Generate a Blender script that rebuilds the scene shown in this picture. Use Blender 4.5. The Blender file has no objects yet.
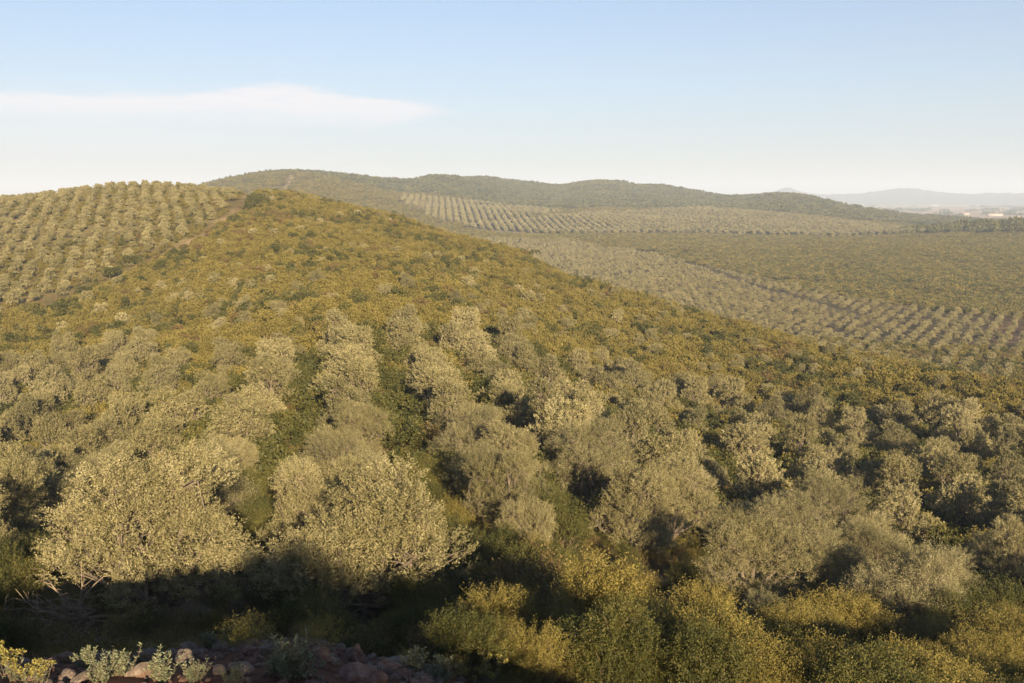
import bpy, math, random
import numpy as np
from mathutils import Vector

SEED = 7
rng = np.random.default_rng(SEED)
random.seed(SEED)
PI = math.pi

sc = bpy.context.scene
COL = sc.collection

# ----------------------------------------------------------------------------
# camera numbers (camera eye is the origin, looking along +Y, pitched down)
# ----------------------------------------------------------------------------
W_, H_ = 1024, 683
F = 996.0
V0 = 341.5
PITCH = math.atan((V0 - 197.0) / F)
SP, CP = math.sin(PITCH), math.cos(PITCH)

def project(x, y, z):
    zc = y * CP - z * SP
    yc = y * SP + z * CP
    zc = np.where(zc < 0.1, 0.1, zc)
    return 512 + F * x / zc, V0 - F * yc / zc

def tan_elev(v, a):
    k = (V0 - v) / F
    return math.cos(a) * (k * CP - SP) / (CP + k * SP)

# ----------------------------------------------------------------------------
# terrain: profiles along bearings, interpolated
# each entry (r, z) height, or (r, 'v', row) where the ground meets that bearing
# ----------------------------------------------------------------------------
PROF = {
    -46: [(0, -2.3), (6, -4.0), (10, -4.5), (14.2, -5.75), (17.5, -7.9), (28, -11), (45, -15), (80, -21), (120, -25), (170, -25), (240, -21), (330, -13), (450, -7), (600, -20), (1000, -40), (1500, -20), (2200, -50), (3500, -52), (26000, -52)],
    -27: [(0, -2.3), (6, -4.0), (10, -4.6), (14.0, -6.1), (17.5, -8.2), (27, -10.7), (34, -12.6), (45, -16), (80, -22), (120, -26), (170, -26), (240, -22), (330, -12), (420, -2.6), (460, -2.0), (560, -14), (1000, -40), (1500, -10), (2200, -50), (3500, -52), (26000, -52)],
    -20: [(0, -2.3), (6, -4.0), (10, -4.75), (14.0, -6.3), (17.5, -8.5), (27, -10.9), (34, -12.9), (45, -15.5), (80, -20), (120, -23), (170, -23.5), (230, -19), (300, -9.5), (400, 1.6), (450, 4.4), (560, -6), (1000, -30), (1500, 22), (2200, -45), (3500, -52), (26000, -52)],
    -13: [(0, -2.3), (6, -4.1), (10, -4.9), (14.0, -6.35), (17.5, -8.5), (27, -12.2), (45, -15), (80, -17.5), (120, -19.5), (170, -18), (230, -13), (300, -6), (360, -.4), (390, .8), (480, -8), (700, -18), (1000, 0), (1500, 37), (2200, -45), (3500, -52), (26000, -52)],
    -8: [(0, -2.3), (6, -4.1), (10, -5.2), (13.5, -6.5), (17, -8.4), (32, -13.2), (50, -15.5), (80, -17), (110, -17.5), (150, -17), (200, -15), (270, -10.5), (330, -5.6), (420, -16), (520, -28), (800, -22), (1000, -12), (1300, 10), (1600, 31), (2200, -40), (3500, -52), (26000, -52)],
    0: [(0, -2.3), (6, -4.2), (10, -5.6), (13, -6.9), (17, -8.4), (28, -12.5), (50, -16), (80, -18.5), (110, -20), (150, -21), (200, -20.3), (250, -17.6), (282, -16.2), (380, -40), (500, -44), (650, -41), (800, -36), (950, -31), (1200, -17), (1500, -3), (1750, 14), (2000, 33), (2500, -40), (3500, -52), (26000, -52)],
    7: [(0, -2.3), (6, -4.3), (10, -5.8), (13, -7.1), (17, -8.7), (28, -13), (50, -17.5), (80, -21), (110, -23.5), (150, -25), (190, -24.6), (232, -23.6), (330, -46), (450, -45), (600, -43), (800, -38), (950, -35), (1150, -24), (1500, -9), (1800, 10), (2050, 29), (2500, -40), (3500, -52), (26000, -52)],
    13: [(0, -2.3), (6, -4.1), (10, -6.0), (13, -7.3), (17, -9), (30, -14.3), (50, -19), (80, -23.5), (110, -26), (150, -27.5), (205, -27), (300, -46), (400, -46), (550, -43), (750, -39), (950, -37), (1150, -28), (1600, -13), (1950, -3), (2400, -48), (3500, -52), (26000, -52)],
    20: [(0, -2.3), (6, -4.3), (10, -6.2), (13, -7.5), (17, -9.2), (30, -14.5), (50, -19.5), (80, -24.5), (110, -27), (140, -28), (172, -27.8), (265, -46), (330, -46), (450, -44), (600, -41), (800, -37), (1000, -35), (1300, -33), (1700, -33), (2100, -50), (3500, -52), (26000, -52)],
    27: [(0, -2.3), (6, -4.4), (10, -6.3), (13, -7.6), (17, -9.2), (30, -14), (50, -19.5), (80, -24), (110, -26.5), (152, -27.3), (255, -46.5), (330, -46), (450, -45), (600, -42), (800, -37), (950, -33), (1060, -24.5), (1200, -36), (1500, -50), (2300, -52), (3500, -52), (26000, -52)],
    46: [(0, -2.3), (6, -4.4), (10, -6.3), (13, -7.6), (17, -9.2), (30, -14), (50, -19.5), (80, -24), (110, -26.5), (140, -27.5), (255, -46.5), (330, -46), (450, -45), (600, -40), (800, -33), (950, -26), (1060, -22), (1300, -40), (1600, -50), (2300, -52), (3500, -52), (26000, -52)],
}

def lr(r):
    return np.log(np.asarray(r, float) + 6.0)

def pchip(xk, yk, x):
    xk = np.asarray(xk, float); yk = np.asarray(yk, float)
    h = np.diff(xk); d = np.diff(yk) / h
    m = np.zeros_like(yk)
    for i in range(1, len(yk) - 1):
        if d[i - 1] * d[i] > 0:
            w1 = 2 * h[i] + h[i - 1]; w2 = h[i] + 2 * h[i - 1]
            m[i] = (w1 + w2) / (w1 / d[i - 1] + w2 / d[i])
    m[0] = d[0]; m[-1] = d[-1]
    i = np.clip(np.searchsorted(xk, x) - 1, 0, len(h) - 1)
    t = (x - xk[i]) / h[i]
    t = np.clip(t, 0, 1)
    h00 = 2 * t ** 3 - 3 * t ** 2 + 1; h10 = t ** 3 - 2 * t ** 2 + t
    h01 = -2 * t ** 3 + 3 * t ** 2; h11 = t ** 3 - t ** 2
    return h00 * yk[i] + h10 * h[i] * m[i] + h01 * yk[i + 1] + h11 * h[i] * m[i + 1]

# value noise, vectorised
_perm = np.random.default_rng(3).random((256, 256))
def vnoise(x, y):
    xi = np.floor(x).astype(int); yi = np.floor(y).astype(int)
    fx = x - xi; fy = y - yi
    fx = fx * fx * (3 - 2 * fx); fy = fy * fy * (3 - 2 * fy)
    a = _perm[xi & 255, yi & 255]; b = _perm[(xi + 1) & 255, yi & 255]
    c = _perm[xi & 255, (yi + 1) & 255]; d = _perm[(xi + 1) & 255, (yi + 1) & 255]
    return (a * (1 - fx) + b * fx) * (1 - fy) + (c * (1 - fx) + d * fx) * fy
def fbm(x, y, o=3):
    s = 0; amp = 1; tot = 0
    for k in range(o):
        s = s + amp * vnoise(x * 2 ** k + 17.3 * k, y * 2 ** k + 5.1 * k); tot += amp; amp *= .5
    return s / tot

AZ_LO, AZ_HI = -46.0, 46.0
azg = np.linspace(AZ_LO, AZ_HI, 93 * 3 - 2)
lrg = np.linspace(lr(0), lr(26000), 700)
_keys = sorted(PROF)
_tab = np.stack([pchip(lr([p[0] for p in PROF[k]]), [p[1] for p in PROF[k]], lrg) for k in _keys])
GRID = np.empty((len(azg), len(lrg)))
for j in range(len(lrg)):
    GRID[:, j] = pchip(_keys, _tab[:, j], azg)
# the skyline of the far hills: (pixel column, distance, row of the ground on the crest)
SKYLINE = [(60, 1500, 214), (150, 1500, 206), (200, 1500, 189), (228, 1500, 182), (262, 1500, 175), (300, 1500, 173), (345, 1500, 176), (385, 1550, 181.5), (420, 1700, 184.5), (448, 1850, 180.5), (482, 1900, 178.5), (525, 1950, 183.5), (560, 2000, 185.5),
           (588, 2050, 182), (608, 2050, 181), (632, 2050, 185.5), (655, 2000, 185), (690, 1950, 191), (718, 1900, 196.5), (755, 1900, 197), (783, 1950, 195), (806, 1950, 200), (835, 1900, 208), (870, 1850, 214), (930, 1800, 218), (1030, 1700, 224)]
_saz = np.degrees(np.arctan((np.array([p[0] for p in SKYLINE]) - 512) / F * CP))
_src = np.array([p[1] for p in SKYLINE], float); _sv = np.array([p[2] for p in SKYLINE], float)
rg_ = np.exp(lrg) - 6.0
for i, a_ in enumerate(azg):
    if not (_saz[0] <= a_ <= _saz[-1]): continue
    rc = np.interp(a_, _saz, _src); vc = np.interp(a_, _saz, _sv)
    zt_ = rc * tan_elev(vc, math.radians(a_))
    cur = np.interp(rc, rg_, GRID[i])
    wgt = np.where(rg_ < rc, np.clip((rg_ - 1120) / (rc - 1120), 0, 1), np.clip((2500 - rg_) / (2500 - rc), 0, 1))
    wgt = wgt * wgt * (3 - 2 * wgt)
    GRID[i] += (zt_ - cur) * wgt
    # nothing behind the crest may stand above it
    lim = zt_ / rc * rg_ - (rg_ - rc) * .02
    GRID[i] = np.where(rg_ > rc, np.minimum(GRID[i], np.maximum(lim, -52)), GRID[i])
# soften creases between bearings
for _ in range(2):
    GRID[1:-1] = .25 * GRID[:-2] + .5 * GRID[1:-1] + .25 * GRID[2:]

def terrain(x, y):
    """ground height at world x, y (numpy arrays)"""
    x = np.asarray(x, float); y = np.asarray(y, float)
    r = np.hypot(x, y)
    az = np.degrees(np.arctan2(x, y))
    azc = np.clip(az, AZ_LO, AZ_HI)
    fi = (azc - AZ_LO) / (AZ_HI - AZ_LO) * (len(azg) - 1)
    fj = (lr(r) - lrg[0]) / (lrg[-1] - lrg[0]) * (len(lrg) - 1)
    i = np.clip(fi.astype(int), 0, len(azg) - 2); j = np.clip(fj.astype(int), 0, len(lrg) - 2)
    ti = fi - i; tj = np.clip(fj - j, 0, 1)
    z = (GRID[i, j] * (1 - ti) + GRID[i + 1, j] * ti) * (1 - tj) + (GRID[i, j + 1] * (1 - ti) + GRID[i + 1, j + 1] * ti) * tj
    # sideways and behind the camera: the same hill carries on as a rounded knoll
    side = np.clip((np.abs(az) - 46) / 50, 0, 1); side = side * side * (3 - 2 * side)
    sl = np.clip((x - 3) / 7, 0, 1); sl = .24 + .42 * sl * sl * (3 - 2 * sl)
    back = -2.3 - sl * np.maximum(r - 3, 0)
    back = np.maximum(back, -24 - r * .004)
    z = z * (1 - side) + back * side
    # unseen knolls added behind the camera to cast shade over the rubble bank
    for k in SHADE_KN:
        z = z + k[0] * np.exp(-(((x - k[1]) / k[3]) ** 2 + ((y - k[2]) / k[4]) ** 2))
    amp = np.clip(r / 60, .12, 1.0) * np.clip(3000 / (r + 1), 0, 1)
    z = z + (fbm(x / 9 + 40, y / 9 + 40) - .5) * .8 * amp
    far = np.clip((r - 500) / 600, 0, 1) * np.clip((2800 - r) / 500, 0, 1)
    z = z + (fbm(x / 160 + 9, y / 160 + 3) - .5) * 7.0 * far
    return z
SHADE_KN = ((1.8, 2.3, -6.8, 2.5, 3.0), (.8, -2.4, -3.6, 4.0, 2.0))

def ground_at(u, v):
    """the ground point that lies along pixel u, v (march along the ray)"""
    dx = (u - 512) / F; dy = (V0 - v) / F
    d = np.array([dx, CP + dy * SP, -SP + dy * CP])
    ts = np.geomspace(4, 9000, 3000)
    p = d[None] * ts[:, None]
    below = p[:, 2] < terrain(p[:, 0], p[:, 1])
    k = int(np.argmax(below)) if below.any() else len(ts) - 1
    return float(p[k, 0]), float(p[k, 1])

def poly_to_world(pts):
    return np.array([ground_at(*p) for p in pts])

def dist_polyline(x, y, pl):
    d = np.full(np.shape(x), 1e9)
    for a, b in zip(pl[:-1], pl[1:]):
        ab = b - a; L = ab @ ab
        t = np.clip(((x - a[0]) * ab[0] + (y - a[1]) * ab[1]) / L, 0, 1)
        d = np.minimum(d, np.hypot(x - a[0] - t * ab[0], y - a[1] - t * ab[1]))
    return d

def in_poly(u, v, poly):
    ins = np.zeros(np.shape(u), bool)
    n = len(poly)
    for i in range(n):
        x1, y1 = poly[i]; x2, y2 = poly[(i + 1) % n]
        c = ((y1 > v) != (y2 > v)) & (u < (x2 - x1) * (v - y1) / ((y2 - y1) or 1e-9) + x1)
        ins ^= c
    return ins

# ----------------------------------------------------------------------------
# zones on the ground
# ----------------------------------------------------------------------------
NEAR_TOP = np.array([(-400, 300), (0, 318), (60, 335), (110, 352), (200, 372), (300, 372), (350, 350), (420, 338), (480, 352), (560, 375), (640, 392), (700, 404), (850, 424), (1024, 440), (1400, 470)], float)
HILL_POLY = [(-500, 220), (-100, 200), (0, 190), (180, 176), (252, 178), (246, 196), (225, 222), (190, 242), (150, 262), (100, 288), (60, 304), (0, 314), (-400, 330)]
VAL_TOP = np.array([(400, 240), (560, 240), (640, 252), (690, 264), (760, 280), (850, 300), (930, 313), (1024, 316), (1300, 330)], float)
TRACK = poly_to_world([(262, 192), (247, 201), (232, 216), (205, 236), (160, 258), (110, 284), (62, 303), (22, 310), (-60, 316)])
FARTRACK = poly_to_world([(294, 174), (289, 182), (284, 190)])
FARPATH = poly_to_world([(420, 204), (480, 206), (540, 209), (600, 211), (680, 211)])
MIDTRACK = poly_to_world([(690, 264), (740, 283), (800, 300), (860, 318)])

def zones(x, y):
    z = terrain(x, y)
    r = np.hypot(x, y)
    u, v = project(x, y, z)
    u = np.where(y > 1, u, 9999)
    tr = dist_polyline(x, y, TRACK)
    ftr = np.minimum(dist_polyline(x, y, FARTRACK), dist_polyline(x, y, FARPATH))
    mtr = dist_polyline(x, y, MIDTRACK)
    wob = (fbm(x / 14, y / 14) - .5)
    near = (v > np.interp(u, NEAR_TOP[:, 0], NEAR_TOP[:, 1]) + wob * 26) & (r < 165) & (r > 20)
    near |= (r < 130) & (r > 24) & ((u < -100) & (u > -700))
    hill = in_poly(u, v + wob * 8, HILL_POLY) & (r > 165) & (r < 520)
    # the orchard carries on over the hill crest
    hill |= (u < 246) & (r > 430) & (r < 520)
    valley = (r > 236) & (r < 960) & (u > 400) & (v > np.interp(u, VAL_TOP[:, 0], VAL_TOP[:, 1]) + wob * 5)
    valley &= ~((u < 640) & (r < 320))
    wv = v + wob * 3; wu = u + wob * 30
    band1 = (r > 900) & (r < 1500) & in_poly(wu, wv, [(455, 229), (500, 222), (560, 217), (640, 212), (705, 209), (760, 213), (830, 220), (930, 234), (860, 238), (760, 236), (660, 234), (560, 235), (480, 236)])
    band2 = (r > 900) & (r < 1700) & in_poly(wu, wv, [(395, 196), (440, 199), (500, 206), (560, 212), (520, 218), (470, 224), (440, 222)])
    band3 = (r > 1150) & (r < 1800) & (u > 760) & (u < 960)
    hrows = band1 | band2
    return dict(z=z, r=r, u=u, v=v, track=tr, ftrack=ftr, mtrack=mtr, near=near, hill=hill, valley=valley, hrows=hrows, band3=band3, wob=wob)

# ----------------------------------------------------------------------------
# materials
# ----------------------------------------------------------------------------
def new_mat(name):
    m = bpy.data.materials.new(name); m.use_nodes = True
    nt = m.node_tree
    for n in list(nt.nodes): nt.nodes.remove(n)
    out = nt.nodes.new('ShaderNodeOutputMaterial')
    return m, nt, out

def ramp(nt, stops):
    r = nt.nodes.new('ShaderNodeValToRGB')
    e = r.color_ramp.elements
    while len(e) > 1: e.remove(e[-1])
    e[0].position = stops[0][0]; e[0].color = (*stops[0][1], 1)
    for p, c in stops[1:]:
        k = e.new(p); k.color = (*c, 1)
    return r

def leaf_mat(name, stops, trans=.22, objvar=.35, rough=.6, spec=.25):
    """leaves: per-leaf tint attribute plus a per-plant shift of hue"""
    m, nt, out = new_mat(name)
    N = nt.nodes.new; L = nt.links.new
    at = N('ShaderNodeAttribute'); at.attribute_name = 'tint'
    oi = N('ShaderNodeObjectInfo')
    mx = N('ShaderNodeMath'); mx.operation = 'MULTIPLY_ADD'
    sub = N('ShaderNodeMath'); sub.operation = 'SUBTRACT'; sub.inputs[1].default_value = .5
    L(oi.outputs['Random'], sub.inputs[0])
    L(sub.outputs[0], mx.inputs[0]); mx.inputs[1].default_value = objvar
    L(at.outputs['Fac'], mx.inputs[2])
    cr = ramp(nt, stops); L(mx.outputs[0], cr.inputs[0])
    p = N('ShaderNodeBsdfPrincipled'); p.inputs['Roughness'].default_value = rough
    p.inputs['Specular IOR Level'].default_value = spec
    L(cr.outputs[0], p.inputs['Base Color'])
    t = N('ShaderNodeBsdfTranslucent'); L(cr.outputs[0], t.inputs['Color'])
    mix = N('ShaderNodeMixShader'); mix.inputs[0].default_value = trans
    L(p.outputs[0], mix.inputs[1]); L(t.outputs[0], mix.inputs[2])
    L(mix.outputs[0], out.inputs[0])
    return m

def noisy_mat(name, stops, scale=3.0, bump=.4, detail=8, rough=.9, coords='Object', dist=.02):
    m, nt, out = new_mat(name)
    N = nt.nodes.new; L = nt.links.new
    tc = N('ShaderNodeTexCoord')
    oi = N('ShaderNodeObjectInfo')
    ad = N('ShaderNodeVectorMath'); ad.operation = 'ADD'
    mul = N('ShaderNodeMath'); mul.operation = 'MULTIPLY'; mul.inputs[1].default_value = 40
    L(oi.outputs['Random'], mul.inputs[0]); L(tc.outputs[coords], ad.inputs[0]); L(mul.outputs[0], ad.inputs[1])
    n = N('ShaderNodeTexNoise'); n.inputs['Scale'].default_value = scale; n.inputs['Detail'].default_value = detail
    n.inputs['Roughness'].default_value = .65
    L(ad.outputs[0], n.inputs['Vector'])
    cr = ramp(nt, stops); L(n.outputs[0], cr.inputs[0])
    p = N('ShaderNodeBsdfPrincipled'); p.inputs['Roughness'].default_value = rough
    p.inputs['Specular IOR Level'].default_value = .2
    L(cr.outputs[0], p.inputs['Base Color'])
    if bump:
        b = N('ShaderNodeBump'); b.inputs['Strength'].default_value = bump; b.inputs['Distance'].default_value = dist
        L(n.outputs[0], b.inputs['Height']); L(b.outputs[0], p.inputs['Normal'])
    L(p.outputs[0], out.inputs[0])
    return m

M = {}
M['olive'] = leaf_mat('olive_leaf', [(0, (.080, .075, .031)), (.35, (.154, .140, .062)), (.7, (.240, .213, .105)), (1, (.33, .30, .17))], trans=.10, objvar=.4, spec=.35)
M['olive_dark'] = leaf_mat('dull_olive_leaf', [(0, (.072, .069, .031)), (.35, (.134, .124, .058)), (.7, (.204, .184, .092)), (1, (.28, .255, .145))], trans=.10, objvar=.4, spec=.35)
M['mastic'] = leaf_mat('mastic_leaf', [(0, (.026, .032, .010)), (.4, (.056, .060, .016)), (.75, (.098, .093, .024)), (1, (.15, .132, .038))], trans=.18, objvar=.4)
M['golden'] = leaf_mat('golden_leaf', [(0, (.076, .068, .019)), (.4, (.142, .121, .031)), (.75, (.196, .162, .042)), (1, (.25, .205, .062))], trans=.22, objvar=.3)
M['russet'] = leaf_mat('russet_leaf', [(0, (.060, .050, .018)), (.4, (.115, .086, .032)), (.75, (.165, .115, .048)), (1, (.22, .17, .075))], trans=.2, objvar=.3)
M['sage'] = leaf_mat('sage_leaf', [(0, (.07, .085, .05)), (.5, (.13, .15, .085)), (1, (.24, .26, .16))], trans=.2, objvar=.3)
M['spurge'] = leaf_mat('spurge_flower', [(0, (.12, .12, .03)), (.5, (.22, .19, .05)), (1, (.34, .29, .09))], trans=.25, objvar=.2)
M['grass'] = leaf_mat('dry_grass', [(0, (.06, .055, .02)), (.5, (.13, .10, .04)), (1, (.24, .18, .08))], trans=.25, objvar=.5)
M['wood'] = leaf_mat('far_wood_leaf', [(0, (.034, .042, .018)), (.5, (.066, .072, .028)), (1, (.11, .105, .04))], trans=.1, objvar=.7)
M['bark'] = noisy_mat('olive_bark', [(.25, (.07, .055, .042)), (.55, (.14, .115, .09)), (.8, (.23, .195, .155))], scale=9, bump=.6)
M['dead'] = noisy_mat('bare_twig', [(.3, (.15, .115, .08)), (.7, (.28, .23, .17))], scale=6, bump=.2)
M['stem'] = noisy_mat('shrub_stem', [(.3, (.07, .05, .035)), (.7, (.17, .12, .085))], scale=8, bump=.2)
M['rock'] = noisy_mat('limestone', [(.28, (.07, .052, .042)), (.5, (.16, .125, .10)), (.72, (.26, .215, .18))], scale=2.6, bump=.9, dist=.06)
M['redrock'] = noisy_mat('red_limestone', [(.28, (.075, .038, .028)), (.5, (.15, .088, .066)), (.72, (.23, .165, .135))], scale=3.0, bump=.9, dist=.06)
M['white'] = noisy_mat('white_stone', [(.3, (.55, .52, .48)), (.7, (.74, .72, .68))], scale=3, bump=.4, dist=.03)
M['redearth'] = noisy_mat('red_earth', [(.3, (.20, .055, .035)), (.7, (.40, .13, .085))], scale=3, bump=.8, dist=.05)
M['plaster'] = noisy_mat('white_plaster', [(.3, (.34, .31, .27)), (.7, (.46, .43, .38))], scale=.6, bump=0)
M['tile'] = noisy_mat('roof_tile', [(.3, (.26, .17, .12)), (.7, (.36, .25, .18))], scale=.8, bump=0)
M['pane'] = noisy_mat('window_glass', [(.3, (.03, .035, .04)), (.7, (.05, .055, .06))], scale=1, bump=0, rough=.2)

# ----------------------------------------------------------------------------
# mesh helpers
# ----------------------------------------------------------------------------
def mesh_np(name, verts, quads, tint=None, mat=None, smooth=False):
    """quads: (n,4) int array -> mesh"""
    me = bpy.data.meshes.new(name)
    nq, k = quads.shape
    me.vertices.add(len(verts)); me.loops.add(nq * k); me.polygons.add(nq)
    me.vertices.foreach_set('co', np.asarray(verts, np.float32).ravel())
    me.polygons.foreach_set('loop_start', np.arange(0, nq * k, k, dtype=np.int32))
    me.loops.foreach_set('vertex_index', quads.astype(np.int32).ravel())
    if smooth: me.polygons.foreach_set('use_smooth', np.ones(nq, bool))
    me.update(calc_edges=True)
    if tint is not None:
        a = me.attributes.new('tint', 'FLOAT', 'FACE')
        a.data.foreach_set('value', np.asarray(tint, np.float32))
    if mat: me.materials.append(mat)
    return me

def unit(v):
    return v / np.maximum(np.linalg.norm(v, axis=-1, keepdims=True), 1e-9)

def leaf_quads(pos, dirn, length, width, g, fold=None):
    """diamond leaves at pos growing along dirn; returns verts, quads"""
    n = len(pos)
    d = unit(dirn)
    rnd = g.normal(size=(n, 3))
    side = unit(np.cross(d, rnd))
    L = (length * g.uniform(.7, 1.25, n))[:, None]; Wd = (width * g.uniform(.75, 1.2, n))[:, None]
    base = pos; tip = pos + d * L
    mid = pos + d * L * .48
    v = np.stack([base, mid + side * Wd * .5, tip, mid - side * Wd * .5], 1).reshape(-1, 3)
    q = np.arange(n * 4).reshape(n, 4)
    return v, q

def sample_lobes(lobes, n, g, shell=(.55, 1.0)):
    """points in the outer shells of lobes (cx,cy,cz,rx,ry,rz); returns points, outward dirs, lobe ids"""
    lobes = np.asarray(lobes, float)
    w = (lobes[:, 3] * lobes[:, 4]); w = w / w.sum()
    idx = g.choice(len(lobes), n, p=w)
    d = unit(g.normal(size=(n, 3)))
    d[:, 2] = np.where(d[:, 2] < -.35, -d[:, 2], d[:, 2])
    rr = g.uniform(shell[0] ** 2, shell[1] ** 2, n) ** .5
    p = lobes[idx, :3] + d * lobes[idx, 3:6] * rr[:, None]
    return p, d, idx

def foliage(lobes, n_shoots, per, leaf, shoot_len, g, up=.55, shell=(.5, 1.0), zmin=.05, spread=.8, tv=(.13, .11), lv=.14):
    """shoots in the shells of lobes, leaves along each shoot"""
    p, d, idx = sample_lobes(lobes, n_shoots, g, shell)
    keep = p[:, 2] > zmin
    p, d, idx = p[keep], d[keep], idx[keep]
    n = len(p)
    sd = unit(d * .8 + np.array([0, 0, up]) + g.normal(size=(n, 3)) * .45)
    lob_t = g.uniform(-lv, lv, len(lobes))
    st = np.clip(g.normal(.5, tv[0], n) + lob_t[idx], 0, 1)
    t = np.tile(np.linspace(.05, 1, per), n) + g.uniform(-.05, .05, n * per)
    P = np.repeat(p, per, 0); S = np.repeat(sd, per, 0)
    sl = np.repeat(shoot_len * g.uniform(.6, 1.3, n), per)
    pos = P + S * (t * sl)[:, None] + g.normal(size=(n * per, 3)) * shoot_len * .10
    dirn = unit(S * .7 + unit(g.normal(size=(n * per, 3))) * spread)
    tint = np.clip(np.repeat(st, per) + g.normal(0, tv[1], n * per), 0, 1)
    v, q = leaf_quads(pos, dirn, leaf[0], leaf[1], g)
    return v, q, tint, p

class Tubes:
    def __init__(s): s.v = []; s.q = []; s.n = 0
    def add(s, pts, radii, sides=5):
        pts = np.asarray(pts, float)
        m = len(pts)
        tan = unit(np.gradient(pts, axis=0))
        ref = np.array([.3, .9, .2]); 
        a = unit(np.cross(tan, ref)); b = np.cross(tan, a)
        ang = np.linspace(0, 2 * PI, sides, endpoint=False)
        ring = pts[:, None] + (np.cos(ang)[None, :, None] * a[:, None] + np.sin(ang)[None, :, None] * b[:, None]) * np.asarray(radii)[:, None, None]
        s.v.append(ring.reshape(-1, 3))
        i = np.arange(m - 1)[:, None] * sides; j = np.arange(sides)[None]; j2 = (j + 1) % sides
        q = np.stack([i + j, i + j2, i + sides + j2, i + sides + j], -1).reshape(-1, 4) + s.n
        s.q.append(q); s.n += m * sides
    def mesh(s, name, mat):
        return mesh_np(name, np.concatenate(s.v), np.concatenate(s.q), mat=mat, smooth=True)

def curve(p0, p1, bend, n, g):
    t = np.linspace(0, 1, n)[:, None]
    p0 = np.asarray(p0, float); p1 = np.asarray(p1, float)
    off = g.normal(size=3) * bend * np.linalg.norm(p1 - p0)
    w = g.normal(size=(n, 3)) * bend * .12 * np.linalg.norm(p1 - p0); w[0] = 0
    return p0 + (p1 - p0) * t + off * (4 * t * (1 - t)) * .5 + w

def olive_lobes(g, w=2.15, h=3.9, n=13, low=.8, lean=(0, 0)):
    """an uneven, many-lobed dome"""
    lob = [(lean[0] * .5, lean[1] * .5, h * .52, w * .62, w * .62, h * .34)]
    for k in range(n):
        a = 2 * PI * k / n * 1.0 + g.uniform(-.35, .35) + (k % 2) * .4
        tier = g.uniform(0, 1)
        zc = low + (h - low - .7) * tier
        rad = w * (1.0 - .52 * tier ** 1.7) * g.uniform(.55, .85)
        s = g.uniform(.55, .95) * w * .45
        lob.append((rad * math.cos(a) + lean[0] * zc / h, rad * math.sin(a) + lean[1] * zc / h, zc, s, s * g.uniform(.8, 1.2), s * g.uniform(.8, 1.25)))
    # a few shoots that break the top
    for k in range(3):
        a = g.uniform(0, 2 * PI)
        lob.append((w * .4 * math.cos(a), w * .4 * math.sin(a), h - g.uniform(.35, .75), w * .3, w * .3, w * .32))
    return lob

def make_olive(seed, n_shoots, per, leaf, shoot, w=2.15, h=3.9, twigs=150, n_lobes=13, mat='olive', low=.8, tv=(.13, .11)):
    g = np.random.default_rng(seed)
    lob = olive_lobes(g, w, h, n_lobes, low=low, lean=(g.uniform(-.3, .3), g.uniform(-.3, .3)))
    v, q, t, base = foliage(lob, n_shoots, per, leaf, shoot, g, shell=(.66, 1.0), tv=tv)
    crown = mesh_np('olive_crown', v, q, t, M[mat])
    tb = Tubes()
    trunk_top = np.array([g.uniform(-.15, .15), g.uniform(-.15, .15), .55 * h / 3.9])
    detailed = twigs > 0
    tb.add(curve((0, 0, -.35), trunk_top, .1, 5, g), np.linspace(.26, .19, 5) * h / 3.9, 8 if detailed else 5)
    ends = []
    for L in lob[:: (1 if detailed else 3)]:
        c = np.array(L[:3])
        cv = curve(trunk_top + g.normal(size=3) * .06, c, .28, 6, g)
        tb.add(cv, np.linspace(.10, .03, 6) * h / 3.9, 6 if detailed else 4)
        ends.append(cv)
    if detailed:
        sel = g.choice(len(base), min(twigs, len(base)), replace=False)
        for i in sel:
            cv0 = ends[g.integers(len(ends))]
            dd = np.array([np.linalg.norm(e[-1] - base[i]) for e in ends])
            e = ends[int(np.argmin(dd))]
            s0 = e[g.integers(3, 6)]
            tb.add(curve(s0, base[i] + unit(base[i] - s0) * .15, .18, 4, g), np.linspace(.022, .006, 4), 3)
    trunk = tb.mesh('olive_trunk', M['bark'])
    return crown, trunk

def make_shrub(seed, n_shoots, per, leaf, shoot, w=1.1, h=1.5, mat='mastic', n=8, stems=14, up=.6, tv=(.13, .11), lv=.14, shell=(.6, 1.0)):
    g = np.random.default_rng(seed)
    lob = [(0, 0, h * .45, w * .6, w * .6, h * .42)]
    for k in range(n):
        a = g.uniform(0, 2 * PI); t = g.uniform(0, 1)
        rad = w * (1 - .5 * t) * g.uniform(.35, .8); s = w * g.uniform(.2, .5)
        lob.append((rad * math.cos(a), rad * math.sin(a), h * (.22 + .62 * t), s, s, s * g.uniform(.8, 1.3)))
    v, q, t, base = foliage(lob, n_shoots, per, leaf, shoot, g, up=up, zmin=.02, spread=.95, shell=shell, tv=tv, lv=lv)
    f = mesh_np('shrub_foliage', v, q, t, M[mat])
    st = None
    if stems:
        tb = Tubes()
        for i in g.choice(len(base), min(stems, len(base)), replace=False):
            tb.add(curve((g.uniform(-.15, .15), g.uniform(-.15, .15), -.2), base[i], .2, 5, g), np.linspace(.028, .007, 5), 4)
        st = tb.mesh('shrub_stem', M['stem'])
    return f, st

# ----------------------------------------------------------------------------
# objects
# ----------------------------------------------------------------------------
def obj(name, me, parent=None, kind=None):
    o = bpy.data.objects.new(name, me); COL.objects.link(o)
    if parent is not None: o.parent = parent
    if kind: o['kind'] = kind
    return o

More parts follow.
